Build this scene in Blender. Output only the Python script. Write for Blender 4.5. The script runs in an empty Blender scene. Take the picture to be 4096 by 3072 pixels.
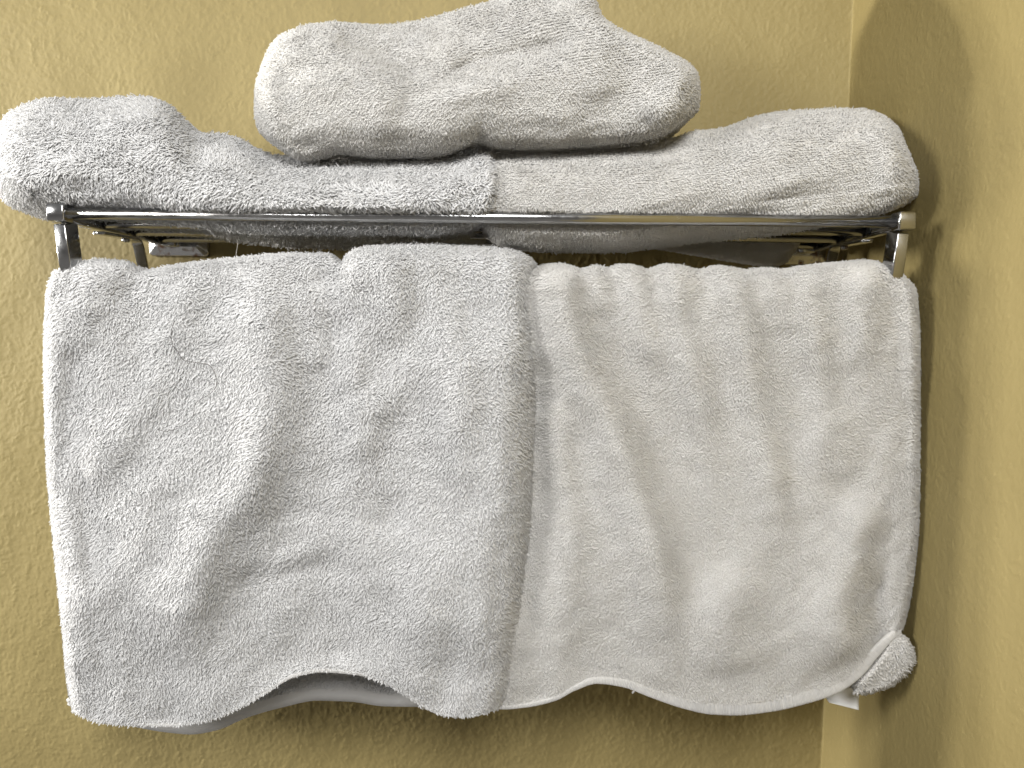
import bpy, math
import numpy as np
from mathutils import Matrix, Vector

# ------------------------------------------------------------------ camera, world, lamps, exposure
sc = bpy.context.scene
COL = sc.collection
FPX = 2980.0                       # focal length in photograph pixels
PITCH, ROLL = math.radians(4.1), math.radians(0.6)
CAM = np.array([0.0, -0.70, 1.50])
Mrot = Matrix.Rotation(math.pi/2 - PITCH, 3, 'X') @ Matrix.Rotation(ROLL, 3, 'Z')
RM = np.array(Mrot)
cd = bpy.data.cameras.new('camera'); cam = bpy.data.objects.new('camera', cd); COL.objects.link(cam)
cam.matrix_world = Matrix.Translation(Vector(CAM)) @ Mrot.to_4x4()
cd.sensor_width = 36; cd.lens = 36*FPX/4096; cd.clip_start = 0.01; cd.clip_end = 50
cd.dof.use_dof = True; cd.dof.focus_distance = 0.545; cd.dof.aperture_fstop = 7.0
sc.camera = cam

w = bpy.data.worlds.new('World'); sc.world = w; w.use_nodes = True
nt = w.node_tree; nt.nodes.clear()
out = nt.nodes.new('ShaderNodeOutputWorld'); bg = nt.nodes.new('ShaderNodeBackground')
tc = nt.nodes.new('ShaderNodeTexCoord'); sep = nt.nodes.new('ShaderNodeSeparateXYZ')
rmp = nt.nodes.new('ShaderNodeValToRGB'); mr = nt.nodes.new('ShaderNodeMapRange')
mr.inputs[1].default_value = -1; mr.inputs[2].default_value = 1
nt.links.new(tc.outputs['Generated'], sep.inputs[0]); nt.links.new(sep.outputs[2], mr.inputs[0])
nt.links.new(mr.outputs[0], rmp.inputs[0]); nt.links.new(rmp.outputs[0], bg.inputs[0]); nt.links.new(bg.outputs[0], out.inputs[0])
cr = rmp.color_ramp
cr.elements[0].position = 0.0; cr.elements[0].color = (0.55, 0.53, 0.50, 1)
cr.elements[1].position = 1.0; cr.elements[1].color = (0.62, 0.61, 0.60, 1)
for p, c in ((0.30, (0.42, 0.40, 0.38, 1)), (0.43, (0.24, 0.23, 0.22, 1)), (0.50, (0.36, 0.34, 0.32, 1)), (0.58, (0.22, 0.21, 0.20, 1)), (0.75, (0.40, 0.40, 0.40, 1))):
    e = cr.elements.new(p); e.color = c
bg.inputs[1].default_value = 0.45

def lamp(name, loc, power, radius, color):
    l = bpy.data.lights.new(name, 'POINT'); l.energy = power; l.shadow_soft_size = radius; l.color = color
    o = bpy.data.objects.new(name, l); COL.objects.link(o); o.location = loc
def area(name, loc, target, power, sx, sy, color):
    l = bpy.data.lights.new(name, 'AREA'); l.shape = 'RECTANGLE'; l.size = sx; l.size_y = sy; l.energy = power; l.color = color
    o = bpy.data.objects.new(name, l); COL.objects.link(o); o.location = loc
    o.rotation_euler = (Vector(target)-Vector(loc)).to_track_quat('-Z', 'Y').to_euler()
# the vanity lamps to the left, on the same wall as the rack
lamp('vanity_lamp', (-1.60, -0.080, 1.58), 52.0, 0.040, (1.0, 0.965, 0.90))
lamp('vanity_lamp', (-1.75, -0.170, 1.58), 68.0, 0.040, (1.0, 0.965, 0.90))
area('room_light', (0.02, -1.35, 2.20), (0, 0, 1.45), 18.5, 0.5, 0.5, (1.0, 0.99, 0.97))
area('room_light', (-1.30, -1.05, 1.85), (0, 0, 1.5), 16.5, 0.35, 0.35, (1.0, 0.99, 0.97))

vs = sc.view_settings; vs.view_transform = 'Standard'; vs.look = 'None'; vs.exposure = 0.24; vs.gamma = 1.0; vs.use_curve_mapping = False
sc.cycles.max_bounces = 12; sc.cycles.diffuse_bounces = 8; sc.cycles.transmission_bounces = 8; sc.cycles.glossy_bounces = 5; sc.cycles.use_denoising = True

# ------------------------------------------------------------------ helpers
def P(px, py, Y):
    """world point seen at photograph pixel (px,py) lying on the wall-parallel plane at depth Y"""
    px, py, Y = np.broadcast_arrays(np.asarray(px, float), np.asarray(py, float), np.asarray(Y, float))
    d = np.stack([(px-2048)/FPX, (1536-py)/FPX, -np.ones_like(px)], -1) @ RM.T
    t = (Y - CAM[1]) / d[..., 1]
    return CAM + d*t[..., None]

def smooth_noise(shape, cells, seed, aniso=(1, 1)):
    """band-limited noise on a grid, unit variance; cells = size of a feature in grid steps"""
    rng = np.random.default_rng(seed)
    n = rng.standard_normal(shape)
    fy = np.fft.fftfreq(shape[0])[:, None]*cells*aniso[0]; fx = np.fft.rfftfreq(shape[1])[None, :]*cells*aniso[1]
    f = np.fft.irfft2(np.fft.rfft2(n)*np.exp(-(fx**2+fy**2)*2.2), s=shape)
    f -= f.mean(); return f/f.std()

def mesh_np(name, V, F4=None, F3=None, smooth=True):
    me = bpy.data.meshes.new(name)
    V = np.ascontiguousarray(V, np.float32)
    n4 = 0 if F4 is None else len(F4); n3 = 0 if F3 is None else len(F3)
    me.vertices.add(len(V)); me.vertices.foreach_set('co', V.ravel())
    loops = np.concatenate([a.ravel() for a in (F4, F3) if a is not None and len(a)]).astype(np.int32)
    me.loops.add(len(loops)); me.loops.foreach_set('vertex_index', loops)
    st = np.concatenate([np.arange(n4)*4, n4*4+np.arange(n3)*3]).astype(np.int32)
    me.polygons.add(n4+n3); me.polygons.foreach_set('loop_start', st)
    try: me.polygons.foreach_set('loop_total', np.concatenate([np.full(n4, 4), np.full(n3, 3)]).astype(np.int32))
    except Exception: pass
    me.polygons.foreach_set('use_smooth', np.full(n4+n3, smooth))
    me.update(calc_edges=True); me.validate()
    return me

def link(name, me, mat, parent=None):
    o = bpy.data.objects.new(name, me); COL.objects.link(o); o.data.materials.append(mat)
    if parent is not None:
        o.parent = parent; o.matrix_parent_inverse = Matrix.Translation(parent.location).inverted()
    return o
def empty(name, loc):
    o = bpy.data.objects.new(name, None); COL.objects.link(o); o.location = loc; o.empty_display_size = .02; return o
def tag(o, label, cat, group=None):
    o['label'] = label; o['category'] = cat
    if group: o['group'] = group

class MB:
    def __init__(s): s.V = []; s.F4 = []; s.F3 = []; s.n = 0; s.N = []
    def add(s, V, F4=None, F3=None, N=None):
        if N is not None: s.N.append(np.asarray(N).reshape(-1, 3))
        V = np.asarray(V, float).reshape(-1, 3); s.V.append(V)
        if F4 is not None and len(F4): s.F4.append(np.asarray(F4)+s.n)
        if F3 is not None and len(F3): s.F3.append(np.asarray(F3)+s.n)
        s.n += len(V)
    def mesh(s, name, smooth=True):
        me = mesh_np(name, np.concatenate(s.V), np.concatenate(s.F4) if s.F4 else None, np.concatenate(s.F3) if s.F3 else None, smooth)
        if s.N and sum(len(k) for k in s.N) == len(me.vertices):
            at = me.attributes.new('pile_normal', 'FLOAT_VECTOR', 'POINT'); at.data.foreach_set('vector', np.concatenate(s.N).astype(np.float32).ravel())
        return me

def grid_normals(G, wrap=True):
    gv = np.gradient(np.concatenate([G[-1:], G, G[:1]]), axis=0)[1:-1] if wrap else np.gradient(G, axis=0)
    VN = np.cross(np.gradient(G, axis=1), gv); return VN/(np.linalg.norm(VN, axis=-1)[..., None]+1e-12)
def grid_faces(R, C, wrap=False):
    r = np.arange(R if wrap else R-1)[:, None]; c = np.arange(C-1)[None, :]
    r2 = (r+1) % R
    return np.stack([r*C+c+0*r, r*C+c+1, r2*C+c+1, r2*C+c], -1).reshape(-1, 4)

def tube(mb, pts, rad, n=12, caps=True):
    """round tube along points"""
    pts = np.asarray(pts, float); rad = np.broadcast_to(rad, (len(pts),)).astype(float)
    T = np.gradient(pts, axis=0); T /= np.linalg.norm(T, axis=1)[:, None]
    up = np.array([0, 0, 1.0]) if abs(T[0, 2]) < .9 else np.array([0, 1.0, 0])
    N = np.cross(T, up); N /= np.linalg.norm(N, axis=1)[:, None]; B = np.cross(T, N)
    a = np.arange(n)*2*np.pi/n
    R = pts[:, None] + rad[:, None, None]*(np.cos(a)[None, :, None]*N[:, None]+np.sin(a)[None, :, None]*B[:, None])
    K = len(pts); i = np.arange(K-1)[:, None]; j = np.arange(n)[None, :]; j2 = (j+1) % n
    F = np.stack([i*n+j, i*n+j2, (i+1)*n+j2, (i+1)*n+j], -1).reshape(-1, 4)
    V = R.reshape(-1, 3)
    F3 = []
    if caps:
        V = np.concatenate([V, pts[:1], pts[-1:]]); c0 = K*n; jj = np.arange(n)
        F3 = np.concatenate([np.stack([np.full(n, c0), (jj+1) % n, jj], -1), np.stack([np.full(n, c0+1), (K-1)*n+jj, (K-1)*n+(jj+1) % n], -1)])
    mb.add(V, F, F3)

def beam(mb, pts, w, h, side, bev=0.0012):
    """bar of rounded-rectangle section along points; w along 'side', h across it"""
    pts = np.asarray(pts, float); side = np.asarray(side, float); side /= np.linalg.norm(side)
    T = np.gradient(pts, axis=0); T /= np.linalg.norm(T, axis=1)[:, None]
    Nn = np.cross(T, side); Nn /= np.linalg.norm(Nn, axis=1)[:, None]
    b = min(bev, w*.45, h*.45); sec = []
    for sx, sy, a0 in ((1, 1, 0), (-1, 1, 90), (-1, -1, 180), (1, -1, 270)):
        for k in range(4):
            a = math.radians(a0+k*30); sec.append((sx*(w/2-b)+b*math.cos(a), sy*(h/2-b)+b*math.sin(a)))
    sec = np.array(sec); n = len(sec)
    shrink = np.ones(len(pts)); 
    # small bevel at both ends
    p0 = pts[0]-T[0]*0; rows = [pts[0]+T[0]*0, *[p for p in pts[1:-1]], pts[-1]]
    P2 = [pts[0], pts[0]+T[0]*b] + list(pts[1:-1]) + [pts[-1]-T[-1]*b, pts[-1]]
    N2 = [Nn[0], Nn[0]] + list(Nn[1:-1]) + [Nn[-1], Nn[-1]]
    S2 = [(w-2*b*.7)/w, 1] + [1]*(len(pts)-2) + [1, (w-2*b*.7)/w]
    P2, N2, S2 = np.array(P2), np.array(N2), np.array(S2)
    R = P2[:, None] + S2[:, None, None]*(sec[None, :, :1]*side + sec[None, :, 1:]*N2[:, None])
    K = len(P2); i = np.arange(K-1)[:, None]; j = np.arange(n)[None, :]; j2 = (j+1) % n
    F = np.stack([i*n+j, i*n+j2, (i+1)*n+j2, (i+1)*n+j], -1).reshape(-1, 4)
    V = np.concatenate([R.reshape(-1, 3), P2[:1], P2[-1:]]); c0 = K*n; jj = np.arange(n)
    F3 = np.concatenate([np.stack([np.full(n, c0), (jj+1) % n, jj], -1), np.stack([np.full(n, c0+1), (K-1)*n+jj, (K-1)*n+(jj+1) % n], -1)])
    mb.add(V, F, F3)

# ------------------------------------------------------------------ materials
def mat(name):
    m = bpy.data.materials.new(name); m.use_nodes = True
    return m, m.node_tree, m.node_tree.nodes['Principled BSDF']
def wall_material():
    m, t, b = mat('yellow_plaster'); b.inputs['Roughness'].default_value = 0.62
    tc = t.nodes.new('ShaderNodeTexCoord')
    n = t.nodes.new('ShaderNodeTexNoise'); n.inputs['Scale'].default_value = 9; n.inputs['Detail'].default_value = 5
    r = t.nodes.new('ShaderNodeValToRGB'); r.color_ramp.elements[0].position = .3; r.color_ramp.elements[1].position = .7
    r.color_ramp.elements[0].color = (0.238, 0.188, 0.075, 1); r.color_ramp.elements[1].color = (0.266, 0.212, 0.088, 1)
    t.links.new(tc.outputs['Object'], n.inputs[0]); t.links.new(n.outputs[0], r.inputs[0]); t.links.new(r.outputs[0], b.inputs['Base Color'])
    n2 = t.nodes.new('ShaderNodeTexNoise'); n2.inputs['Scale'].default_value = 700; n2.inputs['Detail'].default_value = 3
    bp = t.nodes.new('ShaderNodeBump'); bp.inputs['Distance'].default_value = .0004; bp.inputs['Strength'].default_value = .35
    t.links.new(tc.outputs['Object'], n2.inputs[0]); t.links.new(n2.outputs[0], bp.inputs['Height']); t.links.new(bp.outputs[0], b.inputs['Normal'])
    b.inputs['Specular IOR Level'].default_value = .3
    return m
def cotton(name, c0, c1, scale=60, pile=0.0):
    m, t, b = mat(name); b.inputs['Roughness'].default_value = .9; b.inputs['Specular IOR Level'].default_value = .15
    b.inputs['Sheen Weight'].default_value = .12; b.inputs['Sheen Roughness'].default_value = .5
    tc = t.nodes.new('ShaderNodeTexCoord')
    n = t.nodes.new('ShaderNodeTexNoise'); n.inputs['Scale'].default_value = scale; n.inputs['Detail'].default_value = 4
    r = t.nodes.new('ShaderNodeValToRGB'); r.color_ramp.elements[0].position = .35; r.color_ramp.elements[1].position = .65
    r.color_ramp.elements[0].color = (*c0, 1); r.color_ramp.elements[1].color = (*c1, 1)
    t.links.new(tc.outputs['Object'], n.inputs[0]); t.links.new(n.outputs[0], r.inputs[0]); t.links.new(r.outputs[0], b.inputs['Base Color'])
    if pile:    # a loop scatters light from all its fibres, so it shades much like the cloth it stands on
        at = t.nodes.new('ShaderNodeAttribute'); at.attribute_name = 'pile_normal'; ge = t.nodes.new('ShaderNodeNewGeometry')
        a1 = t.nodes.new('ShaderNodeVectorMath'); a1.operation = 'SCALE'; a1.inputs['Scale'].default_value = pile
        a2 = t.nodes.new('ShaderNodeVectorMath'); a2.operation = 'ADD'; a3 = t.nodes.new('ShaderNodeVectorMath'); a3.operation = 'NORMALIZE'
        t.links.new(at.outputs['Vector'], a1.inputs[0]); t.links.new(a1.outputs[0], a2.inputs[0]); t.links.new(ge.outputs['Normal'], a2.inputs[1]); t.links.new(a2.outputs[0], a3.inputs[0])
        t.links.new(a3.outputs[0], b.inputs['Normal'])
    tr = t.nodes.new('ShaderNodeBsdfTranslucent'); mx = t.nodes.new('ShaderNodeMixShader'); mx.inputs[0].default_value = .52
    t.links.new(r.outputs[0], tr.inputs[0]); t.links.new(b.outputs[0], mx.inputs[1]); t.links.new(tr.outputs[0], mx.inputs[2])
    t.links.new(mx.outputs[0], t.nodes['Material Output'].inputs[0])
    return m
def chrome_material():
    m, t, b = mat('chrome'); b.inputs['Metallic'].default_value = 1
    tc = t.nodes.new('ShaderNodeTexCoord')
    n = t.nodes.new('ShaderNodeTexNoise'); n.inputs['Scale'].default_value = 120; n.inputs['Detail'].default_value = 6
    r = t.nodes.new('ShaderNodeMapRange'); r.inputs[1].default_value = .35; r.inputs[2].default_value = .75; r.inputs[3].default_value = .12; r.inputs[4].default_value = .28
    t.links.new(tc.outputs['Object'], n.inputs[0]); t.links.new(n.outputs[0], r.inputs[0]); t.links.new(r.outputs[0], b.inputs['Roughness'])
    b.inputs['Base Color'].default_value = (.42, .42, .42, 1)
    return m
def rusty_chrome():
    m, t, b = mat('worn_chrome'); b.inputs['Roughness'].default_value = .22
    tc = t.nodes.new('ShaderNodeTexCoord')
    n = t.nodes.new('ShaderNodeTexNoise'); n.inputs['Scale'].default_value = 110; n.inputs['Detail'].default_value = 8
    r = t.nodes.new('ShaderNodeValToRGB'); r.color_ramp.elements[0].position = .50; r.color_ramp.elements[1].position = .62
    r.color_ramp.elements[0].color = (.55, .55, .56, 1); r.color_ramp.elements[1].color = (.10, .05, .025, 1)
    inv = t.nodes.new('ShaderNodeValToRGB'); inv.color_ramp.elements[0].position = .50; inv.color_ramp.elements[1].position = .62
    inv.color_ramp.elements[0].color = (1, 1, 1, 1); inv.color_ramp.elements[1].color = (.1, .1, .1, 1)
    t.links.new(tc.outputs['Object'], n.inputs[0]); t.links.new(n.outputs[0], r.inputs[0]); t.links.new(n.outputs[0], inv.inputs[0])
    t.links.new(r.outputs[0], b.inputs['Base Color']); t.links.new(inv.outputs[0], b.inputs['Metallic'])
    return m
def plain(name, c, rough=.5, metal=0.0, trans=0.0):
    m, t, b = mat(name); b.inputs['Base Color'].default_value = (*c, 1); b.inputs['Roughness'].default_value = rough; b.inputs['Metallic'].default_value = metal
    n = t.nodes.new('ShaderNodeTexNoise'); n.inputs['Scale'].default_value = 300
    bp = t.nodes.new('ShaderNodeBump'); bp.inputs['Strength'].default_value = .1; bp.inputs['Distance'].default_value = .0002
    t.links.new(n.outputs[0], bp.inputs['Height']); t.links.new(bp.outputs[0], b.inputs['Normal'])
    return m
M_WALL = wall_material()
M_COOL = cotton('white_terry', (.925, .922, .918), (.95, .948, .945), pile=1.6)
M_WARM = cotton('offwhite_terry', (.905, .89, .86), (.94, .928, .905), pile=1.6)
M_HEM = cotton('hem_weave', (.80, .79, .77), (.86, .85, .83), 400)
M_CHROME = chrome_material(); M_RUST = rusty_chrome()
M_DARK = plain('dark_gasket', (.02, .02, .02), .6)
M_HAIR = plain('hair', (.035, .025, .018), .4)
M_TAG = plain('tag_satin', (.75, .75, .74), .5)

# ------------------------------------------------------------------ walls (real relief, lit at a grazing angle)
XC = float(P(3350, 1536, 0.0)[0])
def plaster(shape, step, seed):
    c = 1/step
    warp = smooth_noise(shape, .010*c, seed+9)
    a = smooth_noise(shape, .0030*c, seed, (1.2, .85)); b = smooth_noise(shape, .0085*c, seed+1, (1.15, .8))
    ridge = np.clip(1-np.abs(a+.25*warp)*1.6, 0, 1)**1.6*np.clip(.25+.75*b, 0, 1.5)
    fine = smooth_noise(shape, .0022*c, seed+2)
    broad = smooth_noise(shape, .06*c, seed+3)
    plate = np.tanh((a+.5*b)*1.8)
    return .00028*ridge + .00009*plate + .00005*fine + .0004*broad
RC = .0016
WS = .001; W0, W1 = -1.0, .62; WNX, WNZ = int((W1-W0)/WS), int(1.10/WS)
WQ = W0+np.arange(WNX)*WS
WH = plaster((WNZ, WNX), WS, 11)*(.98-.28*np.clip((WQ+.06)/.12, 0, 1))[None]
def wall(name, i0, i1):
    """textured sheet following the room corner; arc length runs along the back wall, round the corner, along the side wall"""
    q = WQ[i0:i1]; h = WH[:, i0:i1]; k = np.arange(WNZ)*WS
    La = RC*math.pi/2                      # q<0 back wall, 0..La the rounded corner, beyond it the side wall
    th = np.clip(q, 0, La)/RC
    X = np.where(q < 0, XC-RC+q, XC-RC+RC*np.sin(th)); Y = np.where(q < La, -(RC-RC*np.cos(th)), -RC-(q-La))
    N = np.stack([-np.sin(th), -np.cos(th), 0*th], -1)
    V = np.stack([X, Y, 0*X], -1)[None]+k[:, None, None]*np.array([0, 0, 1.])+np.array([0, 0, .94])+h[..., None]*N[None]
    o = link(name, mesh_np(name, V.reshape(-1, 3), grid_faces(WNZ, i1-i0)), M_WALL); o['kind'] = 'structure'
    return o
icut = int((RC*.785-W0)/WS)
wall('wall_back', 0, icut+1)
wall('wall_right', icut, WNX)

# ------------------------------------------------------------------ towels
def tab(T, x):
    T = np.asarray(T, float)
    return smooth_interp(x, T[:, 0], T[:, 1])
def smooth_interp(x, xp, fp):
    """monotone cubic (Fritsch-Carlson) interpolation"""
    x = np.clip(x, xp[0], xp[-1]); h = np.diff(xp); d = np.diff(fp)/h
    m = np.zeros(len(xp)); m[0] = d[0]; m[-1] = d[-1]
    for i in range(1, len(xp)-1):
        m[i] = 0 if d[i-1]*d[i] <= 0 else 2*d[i-1]*d[i]/(d[i-1]+d[i])
    i = np.clip(np.searchsorted(xp, x)-1, 0, len(xp)-2); t = (x-xp[i])/h[i]
    return (2*t**3-3*t**2+1)*fp[i]+(t**3-2*t**2+t)*h[i]*m[i]+(-2*t**3+3*t**2)*fp[i+1]+(t**3-t**2)*h[i]*m[i+1]

def ridges(PX, PY, R):
    """folds: each is (points, left width, right width, height in mm[, end fade]) traced in photograph pixels"""
    D = np.zeros_like(PX)
    for r in R:
        pts, wl, wr, amp = r[:4]; pts = np.asarray(pts, float)
        n = 10; t = np.linspace(0, len(pts)-1, (len(pts)-1)*n+1)
        q = np.stack([smooth_interp(t, np.arange(len(pts)), pts[:, k]) for k in (0, 1)], -1)
        best = np.full(PX.shape, 1e18); sd = np.zeros(PX.shape); s = np.zeros(PX.shape)
        for i in range(len(q)-1):
            a, b = q[i], q[i+1]; ab = b-a; L2 = (ab**2).sum()+1e-9
            tt = np.clip(((PX-a[0])*ab[0]+(PY-a[1])*ab[1])/L2, 0, 1)
            dx, dy = PX-(a[0]+tt*ab[0]), PY-(a[1]+tt*ab[1]); d2 = dx*dx+dy*dy
            m = d2 < best; best = np.where(m, d2, best)
            sd = np.where(m, np.sign(ab[1]*dx-ab[0]*dy)*np.sqrt(d2), sd); s = np.where(m, (i+tt)/(len(q)-1), s)
        wd = np.where(sd > 0, wr, wl)*1.12   # polylines run downwards: positive = to the right
        fade = np.clip(np.minimum(s, 1-s)*6, 0, 1) if len(r) > 4 and r[4] == 'both' else np.clip((1-s)*3.5, 0, 1)
        fade = fade*fade*(3-2*fade)*.85+.15
        D += amp*.001*fade*np.exp(-(np.abs(sd)/wd)**1.8)
    return D

def tufts(mb, G, wrapF, area_density, length, radius, seed, lay, mask=None, stand=.55, fluff=.5, rows=None, curl=1.0):
    """cotton loops standing on a grid of points G [R,C,3] (closed over rows when wrapF)"""
    rng = np.random.default_rng(seed)
    R, C = G.shape[:2]
    A = G; B = np.roll(G, -1, 0) if wrapF else G[1:]
    if not wrapF: A = G[:-1]
    p00, p01, p10, p11 = A[:, :-1], A[:, 1:], B[:, :-1], B[:, 1:]
    nrm = np.cross(p01-p00, p10-p00)+np.cross(p11-p10, p11-p01); ar = np.linalg.norm(nrm, axis=-1)/2
    dens = ar.copy()
    if mask is not None: dens = dens*mask[:dens.shape[0], :dens.shape[1]]
    # vertex normals for smooth directions
    gv = np.gradient(np.concatenate([G[-1:], G, G[:1]]), axis=0)[1:-1] if wrapF else np.gradient(G, axis=0)
    gu = np.gradient(G, axis=1); VN = np.cross(gu, gv); VN /= np.linalg.norm(VN, axis=-1)[..., None]+1e-12
    # make sure normals point away from the body centre
    n = int(dens.sum()*1e6*area_density)
    cdf = np.cumsum(dens.ravel()); k = np.searchsorted(cdf, (np.arange(n)+rng.random(n))/n*cdf[-1]); k = np.minimum(k, dens.size-1)
    r, c = np.divmod(k, dens.shape[1]); fr, fc = rng.random(n), rng.random(n)
    if rows is not None:   # loops woven in rows
        rr = (r+fr)/rows; fr2 = (np.floor(rr)+.5+rng.normal(0, .2, n))*rows
        r = np.clip(np.floor(fr2).astype(int), 0, dens.shape[0]-1); fr = np.clip(fr2-r, 0, 1)
    r2 = (r+1) % R
    def bil(Q): return (Q[r, c]*((1-fr)*(1-fc))[:, None]+Q[r, c+1]*((1-fr)*fc)[:, None]+Q[r2, c]*(fr*(1-fc))[:, None]+Q[r2, c+1]*(fr*fc)[:, None])
    p = bil(G); N = bil(VN); N /= np.linalg.norm(N, axis=1)[:, None]+1e-12
    # patches where the pile has been brushed one way or another
    na = smooth_noise((R, C), 26, seed+3); nb = smooth_noise((R, C), 26, seed+4); nc = smooth_noise((R, C), 7, seed+5); nd = smooth_noise((R, C), 7, seed+6)
    g = np.array(lay, float)
    L = g[None] + fluff*(np.stack([na[r, c]+.8*nc[r, c], .3*nb[r, c], .6*nb[r, c]+.6*nd[r, c]], -1)) + rng.normal(0, .30, (n, 3))
    L -= (L*N).sum(1)[:, None]*N; L /= np.linalg.norm(L, axis=1)[:, None]+1e-9
    st = stand*(1+.25*rng.standard_normal(n))[:, None]
    d1 = N*(st+.35)+L*.55; d1 /= np.linalg.norm(d1, axis=1)[:, None]
    d2 = N*(st-.35*curl)+L*1.0+rng.normal(0, .25, (n, 3)); d2 /= np.linalg.norm(d2, axis=1)[:, None]
    ln = length*(1+.28*rng.standard_normal(n)).clip(.35, 1.9)[:, None]; rad = radius*(1+.18*rng.standard_normal(n)).clip(.5, 1.6)[:, None]
    base = p-N*.0004; mid = base+d1*ln*.5; tip = mid+d2*ln*.5
    s1 = np.cross(d1, d2)+1e-6; s1 /= np.linalg.norm(s1, axis=1)[:, None]; s2 = np.cross(d1, s1)
    V = np.empty((n, 10, 3))
    for j in range(3):
        a = 2*math.pi*j/3+.5
        off = math.cos(a)*s1+math.sin(a)*s2
        V[:, j] = base+off*rad*.8; V[:, 3+j] = mid+off*rad; V[:, 6+j] = mid+(tip-mid)*.72+off*rad*.78
    V[:, 9] = tip
    q = np.array([[0, 1, 4, 3], [1, 2, 5, 4], [2, 0, 3, 5], [3, 4, 7, 6], [4, 5, 8, 7], [5, 3, 6, 8]]); t3 = np.array([[6, 7, 9], [7, 8, 9], [8, 6, 9]])
    o = np.arange(n)[:, None, None]*10
    mb.add(V.reshape(-1, 3), (o+q).reshape(-1, 4), (o+t3).reshape(-1, 3), np.repeat(N, 10, axis=0))

def towel_grid(S):
    """surface of a towel: front seen face, over the top, back (and, for a hanging one, its inner faces)"""
    C, Rw = S.get('cols', 260), S.get('rows', 220)
    u = np.linspace(0, 1, C); u = .35*u+.65*(.5-.5*np.cos(np.pi*u)); 
    v = np.linspace(0, 1, Rw)[:, None]
    x0, x1 = S['x']; px0 = x0+(x1-x0)*u[None, :]
    T = tab(S['top'], px0); Bm = tab(S['bot'], px0)
    def place(T, B, w):
        PY = B+(T-B)*w
        XL, XR = tab(S['left'], PY), tab(S['right'], PY)
        return XL+(XR-XL)*u[None, :], PY
    PX, PY = place(T, Bm, v)
    Yc = S['Yc']; RL, RR = S.get('RL', 90.), S.get('RR', 90.)
    dl = (px0-x0); dr = (x1-px0)
    e = np.sqrt(np.clip(1-np.clip(1-dl/RL, 0, 1)**2.2, 0, 1))*np.sqrt(np.clip(1-np.clip(1-dr/RR, 0, 1)**2.2, 0, 1))
    Yf = tab(S['prof'], v)+0*PX
    if 'yadd' in S: Yf = Yf+S['yadd'](PX, PY, v)
    an = (2.4, .9) if S.get('hang') else (1, 1)
    nz = smooth_noise(PX.shape, 30, S['seed'], an)*.0012+smooth_noise(PX.shape, 14, S['seed']+1)*.0003
    topfade = np.clip((1-v)/.05, 0, 1)
    D = ridges(PX, PY, S['ridges'])*S.get('fold', 1)
    for ax in (0, 1):
        for _ in range(3):
            Dp = np.concatenate([np.repeat(D.take([0], ax), 3, ax), D, np.repeat(D.take([-1], ax), 3, ax)], ax)
            D = sum(Dp.take(range(i, i+D.shape[ax]), ax) for i in range(7))/7
    D = D+nz*S.get('noise', 1)
    Yf = Yf-D*(.25+.75*topfade)*(.3+.7*np.clip(v/.02, 0, 1))
    if 'shelf' in S:     # the towel rests behind and on top of the front bar
        barpy = 853+(PX-240)*.0098; t = np.clip((PY-(barpy-45))/32, 0, 1); t = t*t*(3-2*t)
        Yf = np.maximum(Yf, -.190+.029*t)
    YF = Yc+(Yf-Yc)*e
    front = P(PX, PY, YF)
    if S.get('shelf') == 'on':
        zl = ZSH+.0030-.0075*np.clip((front[..., 0]+.27)/.08, 0, 1)-.0025*np.sin(np.pi*np.clip((front[..., 1]-YF_BAR)/.046, 0, 2.9))**2
        inside = np.clip((front[..., 0]+.325)/.012, 0, 1)*(front[..., 1] > -.1675)
        front[..., 2] = np.where(front[..., 2] < zl, front[..., 2]+(zl-front[..., 2])*inside, front[..., 2])
    Yb = tab(S['back'], v)+0*PX; Yb = Yc+(Yb-Yc)*e
    if not S.get('hang'):
        back = front.copy(); back[..., 1] = Yb
        if 'backz' in S: back[..., 2] += S['backz'](v, u[None, :])
        G = np.concatenate([front, back[::-1][1:-1]])
        vv = np.concatenate([v[:, 0], v[::-1, 0][1:-1]]); side = np.concatenate([np.zeros(Rw), np.ones(Rw-2)])
    else:
        B2 = tab(S['bot2'], px0); PX2, PY2 = place(T, B2, v)
        Yb2 = Yb+.5*D[:, ::-1]*topfade*e
        back = P(PX2, PY2, Yb2)
        th = S.get('thick', .008)*np.clip(e*1.2, 0.02, 1)
        vi = np.linspace(0, 1, 60)[:, None]
        ii = np.linspace(0, Rw-1, 60).round().astype(int)
        top_lim = 1-.012
        fi = front[ii].copy(); bi = back[ii].copy()
        k = np.minimum(vi*(Rw-1)/(Rw-1), top_lim)
        fi[..., 1] = np.minimum(fi[..., 1]+th, Yc-.0001); fi[..., 2] -= th*np.clip((vi-.85)/.15, 0, 1)
        bi[..., 1] = np.maximum(bi[..., 1]-th, Yc+.0001); bi[..., 2] -= th*np.clip((vi-.85)/.15, 0, 1)
        fi[0, :, 2] += .001; bi[0, :, 2] += .001
        G = np.concatenate([front, back[::-1][1:], bi, fi[::-1][1:]])
        vv = np.concatenate([v[:, 0], v[::-1, 0][1:], vi[:, 0], vi[::-1, 0][1:]])
        side = np.concatenate([np.zeros(Rw), np.ones(Rw-1), np.full(60, 2), np.full(59, 3)])
    return dict(G=G, PX=PX, PY=PY, front=front, back=back, v=vv, side=side, u=u, Rw=Rw)

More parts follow.
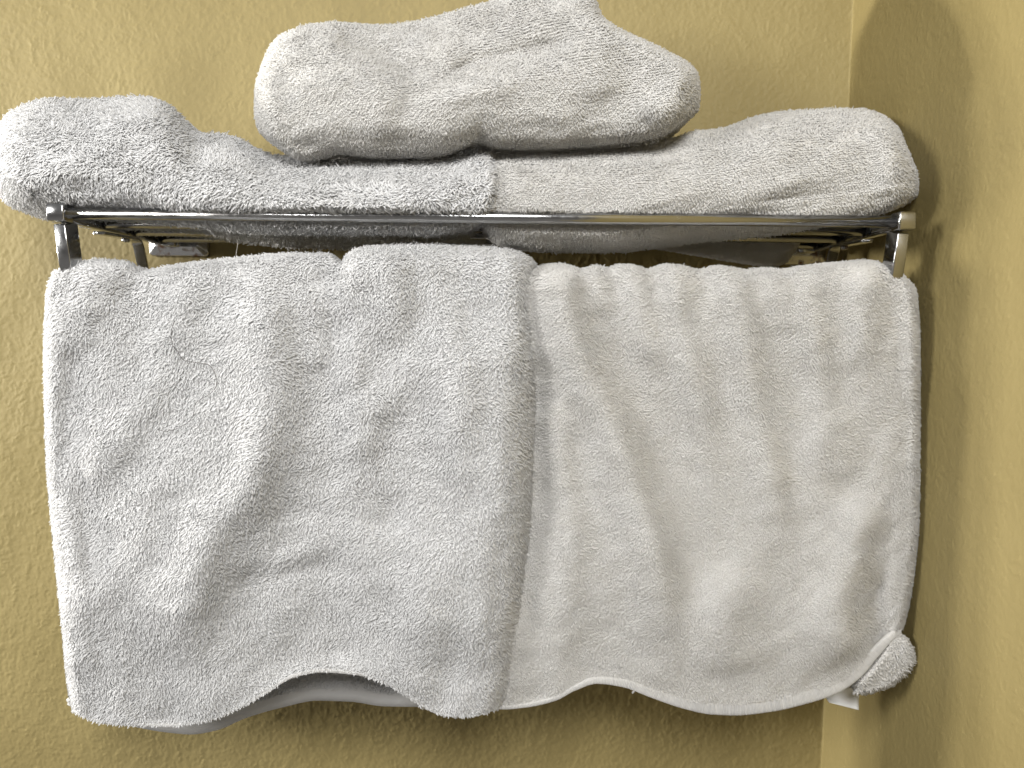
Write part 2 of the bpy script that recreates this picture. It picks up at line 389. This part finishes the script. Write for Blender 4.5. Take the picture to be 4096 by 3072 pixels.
def towel(name, label, group, S, M):
    g = towel_grid(S); G = g['G']; R, C = G.shape[:2]
    mb = MB(); mb.add(G.reshape(-1, 3), grid_faces(R, C, True), N=grid_normals(G))
    sidew = np.array([1.0, S.get('backdens', .35), .12, .12])[g['side'].astype(int)]
    sidew = np.where((g['side'] == 2) & (g['v'] < .14), .9, sidew)      # inner face of the back layer shows under the front hem
    hemcut = np.where((g['side'] == 0), (g['v'] > S.get('hem', 0)), (g['v'] > S.get('hem2', 0))).astype(float)
    mask = (sidew*hemcut)[:, None]*np.ones((1, C))
    if 'hemcol' in S:
        hc = np.interp(g['PX'][0], *S['hemcol'])
        mask *= np.where((g['side'][:, None] == 0) & (g['v'][:, None] < hc[None]), 0, 1)
    for t in S['tufts']: tufts(mb, G, True, mask=mask, **t)
    me = mb.mesh(name)
    c = g['front'][0].mean(0)
    root = link(name, me, M)
    tag(root, label, 'towel', group)
    return root, g

def hem_strip(root, pts, height, thick, M, name='hem', pitch=.0011, drop=0.0, nrm=(0, -1, 0)):
    """woven ribbed band along a bottom edge; pts run along the edge"""
    pts = np.asarray(pts, float)
    s = np.concatenate([[0], np.cumsum(np.linalg.norm(np.diff(pts, axis=0), axis=1))])
    K = int(s[-1]/pitch*3); t = np.linspace(0, s[-1], K)
    q = np.stack([np.interp(t, s, pts[:, k]) for k in range(3)], -1)
    hh = np.interp(t, s, np.broadcast_to(height, (len(pts),))); rng = np.random.default_rng(5)
    T = np.gradient(q, axis=0); T /= np.linalg.norm(T, axis=1)[:, None]
    N = np.tile(np.array(nrm, float), (K, 1)); U = np.cross(T, N); U *= np.sign(U[:, 2:3]); U /= np.linalg.norm(U, axis=1)[:, None]
    rib = (1+.40*np.cos(2*np.pi*t/pitch)+.10*rng.standard_normal(K))
    a = np.linspace(0, 2*np.pi, 15)[:-1]; n = len(a)
    sec = np.stack([np.sign(np.sin(a))*np.abs(np.sin(a))**.5, np.sign(np.cos(a))*np.abs(np.cos(a))**.6], -1)  # (out, up)
    V = q[:, None]+U[:, None]*((sec[None, :, 1]+1)*.5*hh[:, None]-drop)[..., None]+N[:, None]*(sec[None, :, 0]*thick/2*rib[:, None])[..., None]
    i = np.arange(K-1)[:, None]; j = np.arange(n)[None, :]
    F = np.stack([i*n+j, i*n+(j+1) % n, (i+1)*n+(j+1) % n, (i+1)*n+j], -1).reshape(-1, 4)
    Vv = np.concatenate([V.reshape(-1, 3), q[:1], q[-1:]]); jj = np.arange(n)
    F3 = np.concatenate([np.stack([np.full(n, K*n), (jj+1) % n, jj], -1), np.stack([np.full(n, K*n+1), (K-1)*n+jj, (K-1)*n+(jj+1) % n], -1)])
    return link(name, mesh_np(name, Vv, F, F3), M, root)

# depth planes (metres in front of the wall)
YF_BAR = -.172        # front bar of the shelf
Y_TB = -.142          # towel bar below
ZSH = float((P(240, 853, YF_BAR)[2]+P(3612, 886, YF_BAR)[2])/2)
GROUP_H = 'towels hanging over the towel bar'; GROUP_S = 'folded towels on the rack shelf'

# ---- left hanging towel
left_ridges = [
    ([(1010, 1080), (1085, 1280), (1075, 1560), (1000, 1880), (850, 2140), (740, 2400), (690, 2700)], 190, 95, 13, 'both'),
    ([(760, 1100), (700, 1290), (640, 1500), (450, 1800), (330, 1960)], 80, 70, 5.5, 'both'),
    ([(900, 1480), (760, 1780), (560, 2010), (400, 2160)], 75, 80, 4.5, 'both'),
    ([(620, 2080), (470, 2300), (320, 2430)], 60, 60, 4.0, 'both'),
    ([(380, 1060), (330, 1250), (290, 1450)], 90, 60, 5.0),
    ([(520, 1090), (560, 1180)], 60, 50, -5.0),
    ([(330, 2450), (300, 2700)], 120, 100, 4.0),
    ([(1420, 1010), (1395, 1120), (1300, 1300)], 40, 60, 5.5),
    ([(1335, 1080), (1310, 1150)], 45, 35, -6.0),
    ([(1240, 1120), (1260, 1300), (1300, 1500)], 55, 60, 5.0, 'both'),
    ([(1560, 1060), (1585, 1220), (1560, 1440)], 95, 50, 6.5),
    ([(1680, 1380), (1600, 1530), (1480, 1680), (1440, 1900)], 75, 60, 5.5, 'both'),
    ([(1400, 1380), (1390, 1560)], 40, 45, 3.5, 'both'),
    ([(1850, 1250), (1860, 1600), (1850, 2050), (1770, 2350), (1730, 2700)], 130, 190, 12, 'both'),
    ([(1960, 1150), (2010, 1700), (1960, 2300), (1900, 2700)], 50, 60, 3.5, 'both'),
    ([(1600, 1950), (1560, 2150)], 90, 60, -4.5, 'both'),
    ([(1200, 2200), (1300, 2700)], 200, 190, -7, 'both'),
]
SL = dict(seed=101, x=(192, 2142), cols=330, rows=330, hang=True, thick=.009,
    top=[(190, 1085), (240, 1062), (330, 1046), (440, 1052), (520, 1080), (560, 1086), (640, 1070), (800, 1050), (950, 1035), (1150, 1020), (1290, 1022), (1345, 1056), (1372, 1030), (1420, 1003), (1520, 990), (1700, 985), (1850, 990), (2000, 997), (2080, 1012), (2125, 1040), (2145, 1080)],
    bot=[(190, 2840), (240, 2880), (300, 2893), (450, 2903), (600, 2908), (760, 2890), (900, 2850), (1050, 2780), (1180, 2710), (1300, 2690), (1450, 2700), (1600, 2740), (1700, 2790), (1800, 2840), (1900, 2866), (2000, 2868), (2080, 2850), (2145, 2800)],
    bot2=[(190, 2820), (450, 2885), (600, 2910), (720, 2919), (840, 2903), (1000, 2850), (1150, 2812), (1300, 2786), (1450, 2790), (1600, 2808), (1750, 2810), (2145, 2760)],
    left=[(980, 260), (1060, 258), (1110, 215), (1180, 198), (1400, 190), (1700, 195), (1850, 200), (2100, 222), (2500, 262), (2750, 288), (2860, 310), (2910, 330)],
    right=[(980, 2110), (1030, 2128), (1080, 2142), (1500, 2148), (1900, 2138), (2300, 2105), (2600, 2070), (2750, 2040), (2870, 2000)],
    Yc=Y_TB, RL=30, RR=120,
    prof=[(0, -.172), (.25, -.174), (.6, -.171), (.88, -.171), (.95, -.171), (.98, -.169), (.994, -.162), (1, -.142)],
    back=[(0, -.105), (.5, -.108), (.9, -.112), (.97, -.124), (1, -.142)],
    ridges=left_ridges, fold=1.3, hem=.002, hem2=.030, noise=1.3,
    tufts=[dict(area_density=.95, length=.0031, radius=.00048, seed=1, lay=(0.15, 0, -1), stand=.95, fluff=.55),
           dict(area_density=.5, length=.0025, radius=.00042, seed=2, lay=(0, 0, -1), stand=.9, fluff=.5)])
SL['yadd'] = lambda PX, PY, v: -.010*np.clip((PX-1330)/90, 0, 1)*np.clip((PY-1000)/40, 0, 1)*np.exp(-((PY-1000)/900)**2)
towel_left, gL = towel('hanging_towel', 'fluffy bright white towel hanging on the left, with a dark hair across it', GROUP_H, SL, M_COOL)
f = gL['front'][0]; a, b = 3, len(f)-4
hem_strip(towel_left, f[a:b]+np.array([0, .0005, 0]), .0026, .003, M_HEM)
bk = gL['back'][0]
hem_strip(towel_left, bk[a:b]+np.array([0, 0, 0]), .0095, .0046, M_HEM, name='rear_hem', pitch=.0022)
for dz in (.0090, .0030):
    hem_strip(towel_left, bk[a:b]+np.array([0, -.0026, dz]), .0017, .0030, M_HEM, name='hem_seam')

# ---- right hanging towel
def g2(x, y): return (2000+x/.8733, 1000+y/.8733)
Rr = lambda *p: [g2(*q) for q in p]
right_ridges = [
    (Rr((215, 110), (250, 280), (330, 480), (410, 650), (480, 850), (540, 1050), (580, 1300), (560, 1450)), 110, 65, 12),
    (Rr((150, 500), (190, 640), (230, 820), (250, 1060), (220, 1350)), 60, 55, 5.5, 'both'),
    (Rr((330, 80), (380, 230)), 35, 30, 3.5),
    (Rr((460, 80), (500, 260), (560, 420)), 50, 40, 4.5),
    (Rr((610, 70), (630, 260), (690, 480), (740, 700)), 60, 42, 6.0),
    (Rr((790, 80), (850, 250), (890, 520), (950, 800), (1010, 1150)), 70, 50, 6.5),
    (Rr((950, 90), (1000, 300)), 45, 40, 3.0),
    (Rr((1050, 90), (1100, 300), (1130, 560), (1130, 850)), 55, 50, 4.5),
    (Rr((1290, 70), (1260, 260), (1210, 450)), 70, 60, 4.0),
    (Rr((290, 80), (310, 160)), 30, 30, -4.0), (Rr((400, 85), (420, 160)), 30, 30, -4), (Rr((540, 85), (560, 170)), 36, 36, -4.5),
    (Rr((715, 85), (740, 170)), 40, 40, -5), (Rr((880, 85), (900, 170)), 40, 40, -4.5), (Rr((1020, 80), (1040, 150)), 40, 40, -3.5),
    (Rr((1310, 850), (1240, 1050), (1190, 1300), (1250, 1430)), 130, 60, 8, 'both'),
    (Rr((1330, 1130), (1310, 1260), (1335, 1420)), 34, 34, -5, 'both'),
    (Rr((830, 1100), (780, 1300), (800, 1500)), 120, 130, 5, 'both'),
    (Rr((1180, 560), (1210, 800)), 60, 50, 3, 'both'),
    (Rr((90, 300), (70, 1400)), 70, 80, -3, 'both'),
]
SR = dict(seed=202, x=(1960, 3672), cols=320, rows=330, hang=True, thick=.005,
    top=[(1960, 1076), (2140, 1076), (2190, 1064), (2240, 1060), (2300, 1068), (2335, 1080), (2400, 1066), (2450, 1076), (2500, 1062), (2560, 1066), (2610, 1080), (2690, 1062), (2760, 1068), (2820, 1083), (2900, 1068), (2970, 1077), (3010, 1084), (3080, 1076), (3160, 1082), (3230, 1072), (3330, 1060), (3440, 1052), (3520, 1045), (3570, 1050), (3610, 1075), (3640, 1100), (3672, 1150)],
    bot=[(1960, 2830), (2030, 2835), (2120, 2828), (2250, 2800), (2330, 2760), (2420, 2733), (2520, 2745), (2650, 2790), (2780, 2832), (2900, 2856), (3000, 2860), (3150, 2845), (3300, 2812), (3430, 2768), (3520, 2705), (3590, 2620), (3640, 2560), (3672, 2530)],
    bot2=[(1960, 2780), (2400, 2700), (3000, 2800), (3500, 2650), (3672, 2500)],
    left=[(900, 1960), (2900, 1945)],
    right=[(980, 3590), (1050, 3600), (1100, 3632), (1180, 3660), (1400, 3672), (1900, 3674), (2100, 3670), (2300, 3650), (2450, 3622), (2540, 3600), (2900, 3580)],
    Yc=Y_TB, RL=30, RR=36,
    prof=[(0, -.160), (.25, -.164), (.6, -.164), (.88, -.168), (.95, -.169), (.98, -.168), (.994, -.161), (1, -.142)],
    back=[(0, -.110), (.5, -.112), (.9, -.116), (.97, -.126), (1, -.142)],
    ridges=right_ridges, fold=1.4, hem=.004, hem2=.0, hemcol=([1960, 2300, 2500, 2900, 3300, 3500, 3600], [.006, .008, .014, .024, .026, .020, .012]), noise=1.0,
    tufts=[dict(area_density=1.1, length=.0022, radius=.00043, seed=11, lay=(0.1, 0, -1), stand=1.15, fluff=.6),
           dict(area_density=.8, length=.0018, radius=.00040, seed=12, lay=(0, 0, -1), stand=1.0, fluff=.4)])
towel_right, gR = towel('hanging_towel', 'thinner off-white towel hanging on the right, gathered along the top, its lower corner curled', GROUP_H, SR, M_WARM)
f = gR['front'][0]
hw = np.interp(gR['PX'][0], [1960, 2300, 2500, 2900, 3300, 3500, 3600], [.003, .004, .0065, .010, .0105, .008, .005])
hem_strip(towel_right, f[2:-3]+np.array([0, -.0002, 0]), hw[2:-3], .0034, M_HEM)

# curled-back corner of the right towel
def lobe(root, name, outline_top, outline_bot, lx, rx, Yc, th, seed, M, tuft, R=40):
    S = dict(seed=seed, x=(lx, rx), cols=70, rows=70, top=outline_top, bot=outline_bot, left=[(0, lx), (3072, lx)], right=[(0, rx), (3072, rx)],
             Yc=Yc, RL=R, RR=R, prof=[(0, Yc), (.12, Yc-th*.8), (.5, Yc-th), (.88, Yc-th*.8), (1, Yc)],
             back=[(0, Yc), (.12, Yc+th*.8), (.5, Yc+th), (.88, Yc+th*.8), (1, Yc)], ridges=[], noise=.4)
    g = towel_grid(S); mb = MB(); G = g['G']; mb.add(G.reshape(-1, 3), grid_faces(*G.shape[:2], True), N=grid_normals(G)); tufts(mb, G, True, **tuft)
    return link(name, mb.mesh(name), M, root)
lobe(towel_right, 'curled_corner', [(3420, 2735), (3480, 2670), (3540, 2590), (3580, 2535), (3612, 2545), (3642, 2585), (3656, 2630)],
     [(3420, 2775), (3500, 2760), (3540, 2750), (3590, 2720), (3632, 2680), (3656, 2640)], 3420, 3656, -.153, .007, 31, M_WARM,
     dict(area_density=1.3, length=.0030, radius=.00043, seed=33, lay=(.8, 0, -.6), stand=.7, fluff=.6))
# care tag under the hem
def quad_sheet(name, root, corners, Y, M, thick=.0004, bend=.003):
    c = np.array([P(x, y, Yy) for (x, y), Yy in zip(corners, Y)])
    n = 12; a = np.linspace(0, 1, n)
    G = ((1-a)[:, None, None]*((1-a)[None, :, None]*c[0]+a[None, :, None]*c[1])+a[:, None, None]*((1-a)[None, :, None]*c[3]+a[None, :, None]*c[2]))
    G[..., 1] += bend*np.sin(a*3)[:, None]
    K = G+np.array([0, thick, 0]); mb = MB(); mb.add(G.reshape(-1, 3), grid_faces(n, n)); mb.add(K.reshape(-1, 3), grid_faces(n, n)[:, ::-1])
    b = np.concatenate([np.arange(n), np.arange(1, n)*n+n-1, (n-1)*n+np.arange(n-2, -1, -1), np.arange(n-2, 0, -1)*n]); b2 = np.roll(b, -1)
    mb.F4.append(np.stack([b, b+n*n, b2+n*n, b2], -1))
    return link(name, mb.mesh(name), M, root)
quad_sheet('care_tag', towel_right, [(3290, 2770), (3450, 2740), (3437, 2842), (3318, 2812)], [-.130, -.130, -.135, -.135], M_TAG)
mb = MB(); tube(mb, [P(2548, 2738, -.158), P(2542, 2752, -.160), P(2538, 2762, -.159), P(2530, 2772, -.158)], .0008, 6)
link('loose_thread', mb.mesh('loose_thread'), M_WARM, towel_right)

# ---- shelf towels
S1 = dict(shelf='on', seed=303, x=(-12, 2006), cols=330, rows=170, backdens=.5,
    top=[(-12, 560), (0, 500), (40, 450), (100, 420), (170, 404), (300, 407), (420, 402), (520, 396), (600, 402), (660, 430), (710, 480), (760, 528), (800, 546), (870, 546), (930, 556), (990, 582), (1040, 612), (1100, 632), (1300, 640), (1600, 632), (1800, 618), (1880, 598), (1930, 586), (1970, 592), (1995, 630), (2006, 690)],
    bot=[(-12, 760), (20, 820), (90, 862), (160, 880), (220, 890), (300, 896), (500, 915), (800, 945), (1300, 965), (1700, 968), (1900, 950), (2006, 890)],
    left=[(380, 30), (450, 12), (560, -6), (700, -12), (790, 10), (850, 60), (900, 110), (980, 180)],
    right=[(560, 1985), (640, 1995), (760, 2004), (830, 2000), (880, 1960), (980, 1935)],
    Yc=-.115, RL=110, RR=60,
    prof=[(0, -.085), (.05, -.125), (.13, -.155), (.21, -.172), (.28, -.178), (.45, -.182), (.62, -.176), (.8, -.158), (.92, -.135), (1, -.105)],
    back=[(0, -.085), (.1, -.045), (.4, -.028), (.7, -.035), (.9, -.065), (1, -.105)],
    ridges=[([(120, 520), (350, 560), (640, 560), (900, 640), (1300, 700)], 80, 70, 4, 'both'),
            ([(330, 500), (480, 475), (600, 480), (700, 530), (820, 585)], 130, 26, 11, 'both'),
            
            ([(900, 590), (1010, 640)], 50, 40, -4, 'both')],
    noise=1.3,
    tufts=[dict(area_density=.9, length=.0041, radius=.00050, seed=21, lay=(0.25, 0, -1), stand=.95, fluff=.8, curl=1.2),
           dict(area_density=.5, length=.0036, radius=.00042, seed=22, lay=(0, 0, -1), stand=.9, fluff=.5)])
shag, _ = towel('folded_towel', 'shaggy thick white towel folded on the left of the shelf, sticking past its corner', GROUP_S, S1, M_COOL)

S2 = dict(shelf='sag', seed=404, x=(1920, 3672), cols=320, rows=190, backdens=.5,
    top=[(1920, 640), (1990, 606), (2040, 598), (2300, 590), (2600, 574), (2730, 552), (2800, 530), (2890, 522), (2960, 506), (3040, 478), (3150, 456), (3300, 444), (3440, 440), (3530, 441), (3580, 458), (3620, 500), (3650, 600), (3672, 700)],
    bot=[(1920, 900), (1950, 960), (2020, 992), (2200, 1004), (2500, 1006), (2700, 990), (2900, 970), (3100, 952), (3280, 937), (3400, 915), (3500, 894), (3560, 874), (3620, 838), (3672, 770)],
    left=[(560, 1920), (900, 1920), (960, 1945), (1010, 2000)],
    right=[(430, 3560), (460, 3600), (520, 3630), (620, 3648), (700, 3668), (760, 3672), (800, 3655), (850, 3580), (900, 3480), (1000, 3400)],
    Yc=-.100, RL=60, RR=95,
    prof=[(0, -.132), (.06, -.145), (.15, -.157), (.22, -.165), (.30, -.172), (.5, -.175), (.75, -.165), (.88, -.145), (.96, -.120), (1, -.095)],
    back=[(0, -.132), (.1, -.120), (.22, -.06), (.4, -.022), (.7, -.030), (.9, -.060), (1, -.095)],
    ridges=[([(3100, 520), (3120, 620), (3200, 760)], 90, 80, 4, 'both'),
            ([(3180, 690), (3230, 640)], 30, 30, -2.5, 'both'),
            ([(2920, 540), (2860, 560)], 60, 60, -3, 'both'),
            ([(3480, 500), (3560, 640), (3560, 780)], 60, 60, 5, 'both'),
            ([(3420, 520), (3480, 660), (3480, 760)], 40, 40, -3, 'both'),
            ([(2500, 640), (2550, 760)], 120, 120, 2.5, 'both')],
    noise=.8,
    tufts=[dict(area_density=1.3, length=.0023, radius=.00043, seed=41, lay=(0.2, 0, -1), stand=1.25, fluff=.45, rows=3.4)])
S2['yadd'] = lambda PX, PY, v: -.026*np.clip((PX-2850)/350, 0, 1)*np.clip(1-v/.32, 0, 1)*np.clip((905-PY)/40, 0, 1)
folded, _ = towel('folded_towel', 'smooth off-white towel folded on the right half of the shelf, under the bundled one', GROUP_S, S2, M_WARM)
# drooping corner behind the shelf
lobe(folded, 'drooping_corner', [(2560, 960), (3200, 960)], [(2560, 985), (2700, 1008), (2850, 1034), (3000, 1058), (3090, 1068), (3140, 1055), (3170, 1020), (3200, 975)],
     2560, 3200, -.048, .004, 61, M_WARM, dict(area_density=1.0, length=.0012, radius=.00038, seed=62, lay=(.2, 0, -1), stand=1, fluff=.4), R=30)

S3 = dict(seed=505, x=(1024, 2790), cols=330, rows=240, backdens=.4,
    top=[(1024, 300), (1040, 205), (1080, 150), (1134, 126), (1200, 108), (1270, 98), (1370, 90), (1483, 98), (1590, 103), (1683, 100), (1847, 80), (2043, 44), (2143, 24), (2288, -4), (2468, -40), (2600, -54), (2790, -60)],
    bot=[(1024, 520), (1060, 570), (1100, 610), (1140, 645), (1180, 650), (1240, 636), (1330, 620), (1500, 634), (1700, 634), (1800, 622), (1880, 596), (1940, 574), (1980, 586), (2040, 600), (2200, 600), (2400, 590), (2600, 572), (2700, 550), (2750, 500), (2790, 440)],
    left=[(-60, 1060), (120, 1075), (190, 1064), (280, 1046), (350, 1028), (440, 1026), (520, 1040), (600, 1080), (660, 1120)],
    right=[(-70, 2340), (-30, 2362), (0, 2378), (40, 2390), (75, 2408), (110, 2455), (145, 2520), (180, 2600), (215, 2670), (250, 2735), (275, 2765), (300, 2784), (360, 2792), (430, 2788), (480, 2765), (540, 2720), (600, 2660)],
    Yc=-.100, RL=70, RR=90,
    prof=[(0, -.128), (.03, -.150), (.09, -.166), (.26, -.174), (.45, -.168), (.58, -.158), (.72, -.143), (.85, -.127), (.95, -.110), (1, -.095)],
    back=[(0, -.128), (.04, -.080), (.2, -.030), (.5, -.018), (.8, -.026), (.95, -.060), (1, -.095)],
    ridges=[([(1040, 190), (1160, 150), (1300, 175), (1440, 225), (1560, 290), (1680, 345)], 200, 34, 12, 'both'),
            ([(1600, 370), (1740, 330), (1880, 300), (2040, 262), (2200, 225), (2400, 185), (2560, 230)], 150, 32, 9, 'both'),
            ([(1330, 150), (1460, 190), (1590, 255), (1700, 320)], 38, 34, -12, 'both'),
            ([(1660, 130), (1760, 200), (1830, 280)], 45, 40, 8, 'both'),
            ([(1740, 325), (1890, 268), (2050, 228), (2220, 192), (2400, 150)], 34, 34, -11, 'both'),
            ([(2480, 60), (2380, 130), (2250, 190)], 45, 45, 7, 'both'),
            ([(2080, 290), (1930, 320), (1800, 360)], 30, 28, -5, 'both'),
            ([(1760, 400), (1900, 365), (2060, 340)], 40, 30, 4, 'both'),
            ([(2720, 290), (2680, 400), (2600, 500)], 70, 60, 5, 'both'),
            ([(2560, 320), (2420, 430), (2300, 480)], 60, 60, -4, 'both'),
            ([(1940, 560), (1950, 620)], 60, 60, -4, 'both')],
    noise=.8, fold=1.5,
    tufts=[dict(area_density=1.3, length=.0023, radius=.00043, seed=51, lay=(0.2, 0, -1), stand=1.25, fluff=.45, rows=3.4)])
toptowel, _ = towel('folded_towel', 'soft bundled white towel on top of the pile, resting across the two shelf towels', GROUP_S, S3, M_WARM)

# ------------------------------------------------------------------ the chrome rack
rack = empty('towel_rack', tuple(P(2048, 900, 0)))
tag(rack, 'chrome wall-mounted rack with a barred shelf and a towel bar below', 'towel rack')
pL, pR = P(240, 853, YF_BAR), P(3612, 886, YF_BAR)      # front corners
zS = (pL[2]+pR[2])/2
XL, XR = pL[0], pR[0]
rb = .0041
# shelf bars
YB = [YF_BAR, -.126, -.080, -.034]
for k, y in enumerate(YB):
    mb = MB(); tube(mb, [(XL+.004, y, zS), ((XL+XR)/2, y, zS-.0004*(k > 0)), (XR-.004, y, zS)], rb, 24)
    link('shelf_bar', mb.mesh('shelf_bar'), M_CHROME, rack)
for X, s in ((XL, 1), (XR, -1)):
    mb = MB(); beam(mb, [(X, YF_BAR+.006, zS-.0005), (X, -.09, zS-.0005), (X, -.012, zS-.0005)], .0065, .0095, (1, 0, 0)); link('side_rail', mb.mesh('side_rail'), M_CHROME, rack)
    mb = MB(); beam(mb, [(X, YF_BAR, zS-.0062), (X, YF_BAR, zS), (X, YF_BAR, zS+.0062)], .0122, .0130, (1, 0, 0), .0012); link('corner_block', mb.mesh('corner_block'), M_CHROME, rack)
    for y in YB:
        mb = MB(); tube(mb, [(X+s*.0046, y, zS), (X+s*.0053, y, zS), (X+s*.0060, y, zS)], rb+.0006, 20)
        link('gasket', mb.mesh('gasket'), M_DARK, rack)
    # drop arm that carries the towel bar
    mb = MB(); beam(mb, [(X+s*.0006, YF_BAR+.005, zS-.0066), (X+s*.0006, YF_BAR+.010, zS-.034), (X+s*.0006, YF_BAR+.016, zS-.044), (X+s*.0006, YF_BAR+.027, zS-.050), (X+s*.0006, YF_BAR+.042, zS-.053)], .0085, .016, (1, 0, 0), .0009)
    link('drop_arm', mb.mesh('drop_arm'), M_CHROME, rack)
    # bent support strip with its screw
    q = [(X+s*.0105, -.143, zS-.0098), (X+s*.0105, -.112, zS-.0088), (X+s*.0105, -.092, zS-.0080), (X+s*.0105, -.087, zS-.0092), (X+s*.0105, -.084, zS-.013), (X+s*.0105, -.073, zS-.040), (X+s*.0105, -.061, zS-.066)]
    mb = MB(); beam(mb, q, .0085, .0022, (1, 0, 0), .0004); link('support_strip', mb.mesh('support_strip'), M_CHROME, rack)
    mb = MB(); tube(mb, [(X+s*.0115, -.106, zS-.0098), (X+s*.0115, -.106, zS-.0118), (X+s*.0115, -.106, zS-.0126)], [.0030, .0029, .0015], 12); link('screw', mb.mesh('screw'), M_RUST, rack)
    # wall plate: a shallow pyramid with rounded corners, socket arm in front
    if s > 0: c = P(715, 966, -.004)
    else: c = P(3185, 1002, -.004)
    mb = MB(); W2, H2 = .0275, .0135; n = 32
    prof = [(1.0, .0005), (1.0, .004), (.96, .0052), (.55, .0100), (.50, .0105)]
    V = []
    for sc_, dy in prof:
        r_ = .004*sc_; qa = np.radians(np.concatenate([np.linspace(0, 90, 8)+90*m_ for m_ in range(4)]))
        sgx = np.repeat([1, -1, -1, 1], 8); sgz = np.repeat([1, 1, -1, -1], 8)
        cx = sgx*(W2-(1-sc_)*.016-r_)+r_*np.cos(qa); cz = sgz*(H2-(1-sc_)*.016-r_)+r_*np.sin(qa)
        V.append(np.stack([c[0]+cx, np.full(n, -dy), c[2]+cz], -1))
    V = np.array(V); K = len(V); i = np.arange(K-1)[:, None]; j = np.arange(n)[None, :]
    F = np.stack([i*n+j, i*n+(j+1) % n, (i+1)*n+(j+1) % n, (i+1)*n+j], -1).reshape(-1, 4)
    VV = np.concatenate([V.reshape(-1, 3), [[c[0], -.0107, c[2]]]]); F3 = np.stack([(K-1)*n+np.arange(n), (K-1)*n+(np.arange(n)+1) % n, np.full(n, K*n)], -1)
    mb.add(VV, F, F3); link('wall_plate', mb.mesh('wall_plate', False), M_RUST, rack)
    mb = MB(); beam(mb, [(X+s*.002, -.0205, zS-.0015), (c[0], -.0205, zS-.0015), (c[0]+s*.006, -.0205, zS-.0015)], .012, .010, (0, 1, 0), .001); link('mounting_arm', mb.mesh('mounting_arm'), M_CHROME, rack)
    mb = MB(); beam(mb, [(c[0], -.0205, zS-.006), (c[0], -.0205, c[2]+.004), (c[0], -.0205, c[2]-.004)], .016, .006, (1, 0, 0), .001); link('mounting_arm', mb.mesh('mounting_arm'), M_CHROME, rack)
# towel bar the two towels hang over
mb = MB(); zt = P(1500, 1055, Y_TB)[2]-.016
tube(mb, [(XL+.002, Y_TB, zt), ((XL+XR)/2, Y_TB, zt), (XR-.002, Y_TB, zt)], .0042, 20); link('towel_bar', mb.mesh('towel_bar'), M_CHROME, rack)

# ------------------------------------------------------------------ small things
PXg, PYg, Fg = gL['PX'], gL['PY'], gL['front']
def on_left(px, py, lift=.0062):
    k = np.argmin((PXg-px)**2+(PYg-py)**2); y = Fg.reshape(-1, 3)[k, 1]-lift
    return P(px, py, y)
hp = [(700, 1282), (690, 1305), (684, 1345), (690, 1380), (712, 1408), (722, 1428), (735, 1440), (770, 1449), (800, 1452), (830, 1458), (850, 1475), (862, 1500), (867, 1525), (860, 1552), (845, 1572), (815, 1590), (790, 1605), (778, 1625), (774, 1655), (765, 1675), (748, 1692), (720, 1708), (690, 1720), (660, 1725), (630, 1716)]
hq = np.array(hp, float); tt = np.linspace(0, len(hp)-1, 140)
hx = smooth_interp(tt, np.arange(len(hp)), hq[:, 0]); hy = smooth_interp(tt, np.arange(len(hp)), hq[:, 1])
ys = np.array([on_left(x, y)[1] for x, y in zip(hx, hy)]); ys = np.convolve(np.pad(ys, 8, 'edge'), np.ones(17)/17, 'valid')
mb = MB(); tube(mb, P(hx, hy, ys), 0.0002, 6); o = link('hair_strand', mb.mesh('hair_strand'), M_HAIR)
tag(o, 'long dark hair curling over the left hanging towel', 'hair')
mb = MB(); tube(mb, [P(948, 925, -.06), P(951, 950, -.062), P(950, 985, -.063), P(945, 1010, -.064), P(944, 1040, -.064)], .00028, 6)
o = link('loose_thread', mb.mesh('loose_thread'), M_WARM); tag(o, 'thin pale thread hanging under the shelf, left of its middle', 'thread')
print('XC', XC, 'zS', zS, 'XL', XL, 'XR', XR, 'verts', sum(len(o.data.vertices) for o in sc.objects if o.type == 'MESH'))
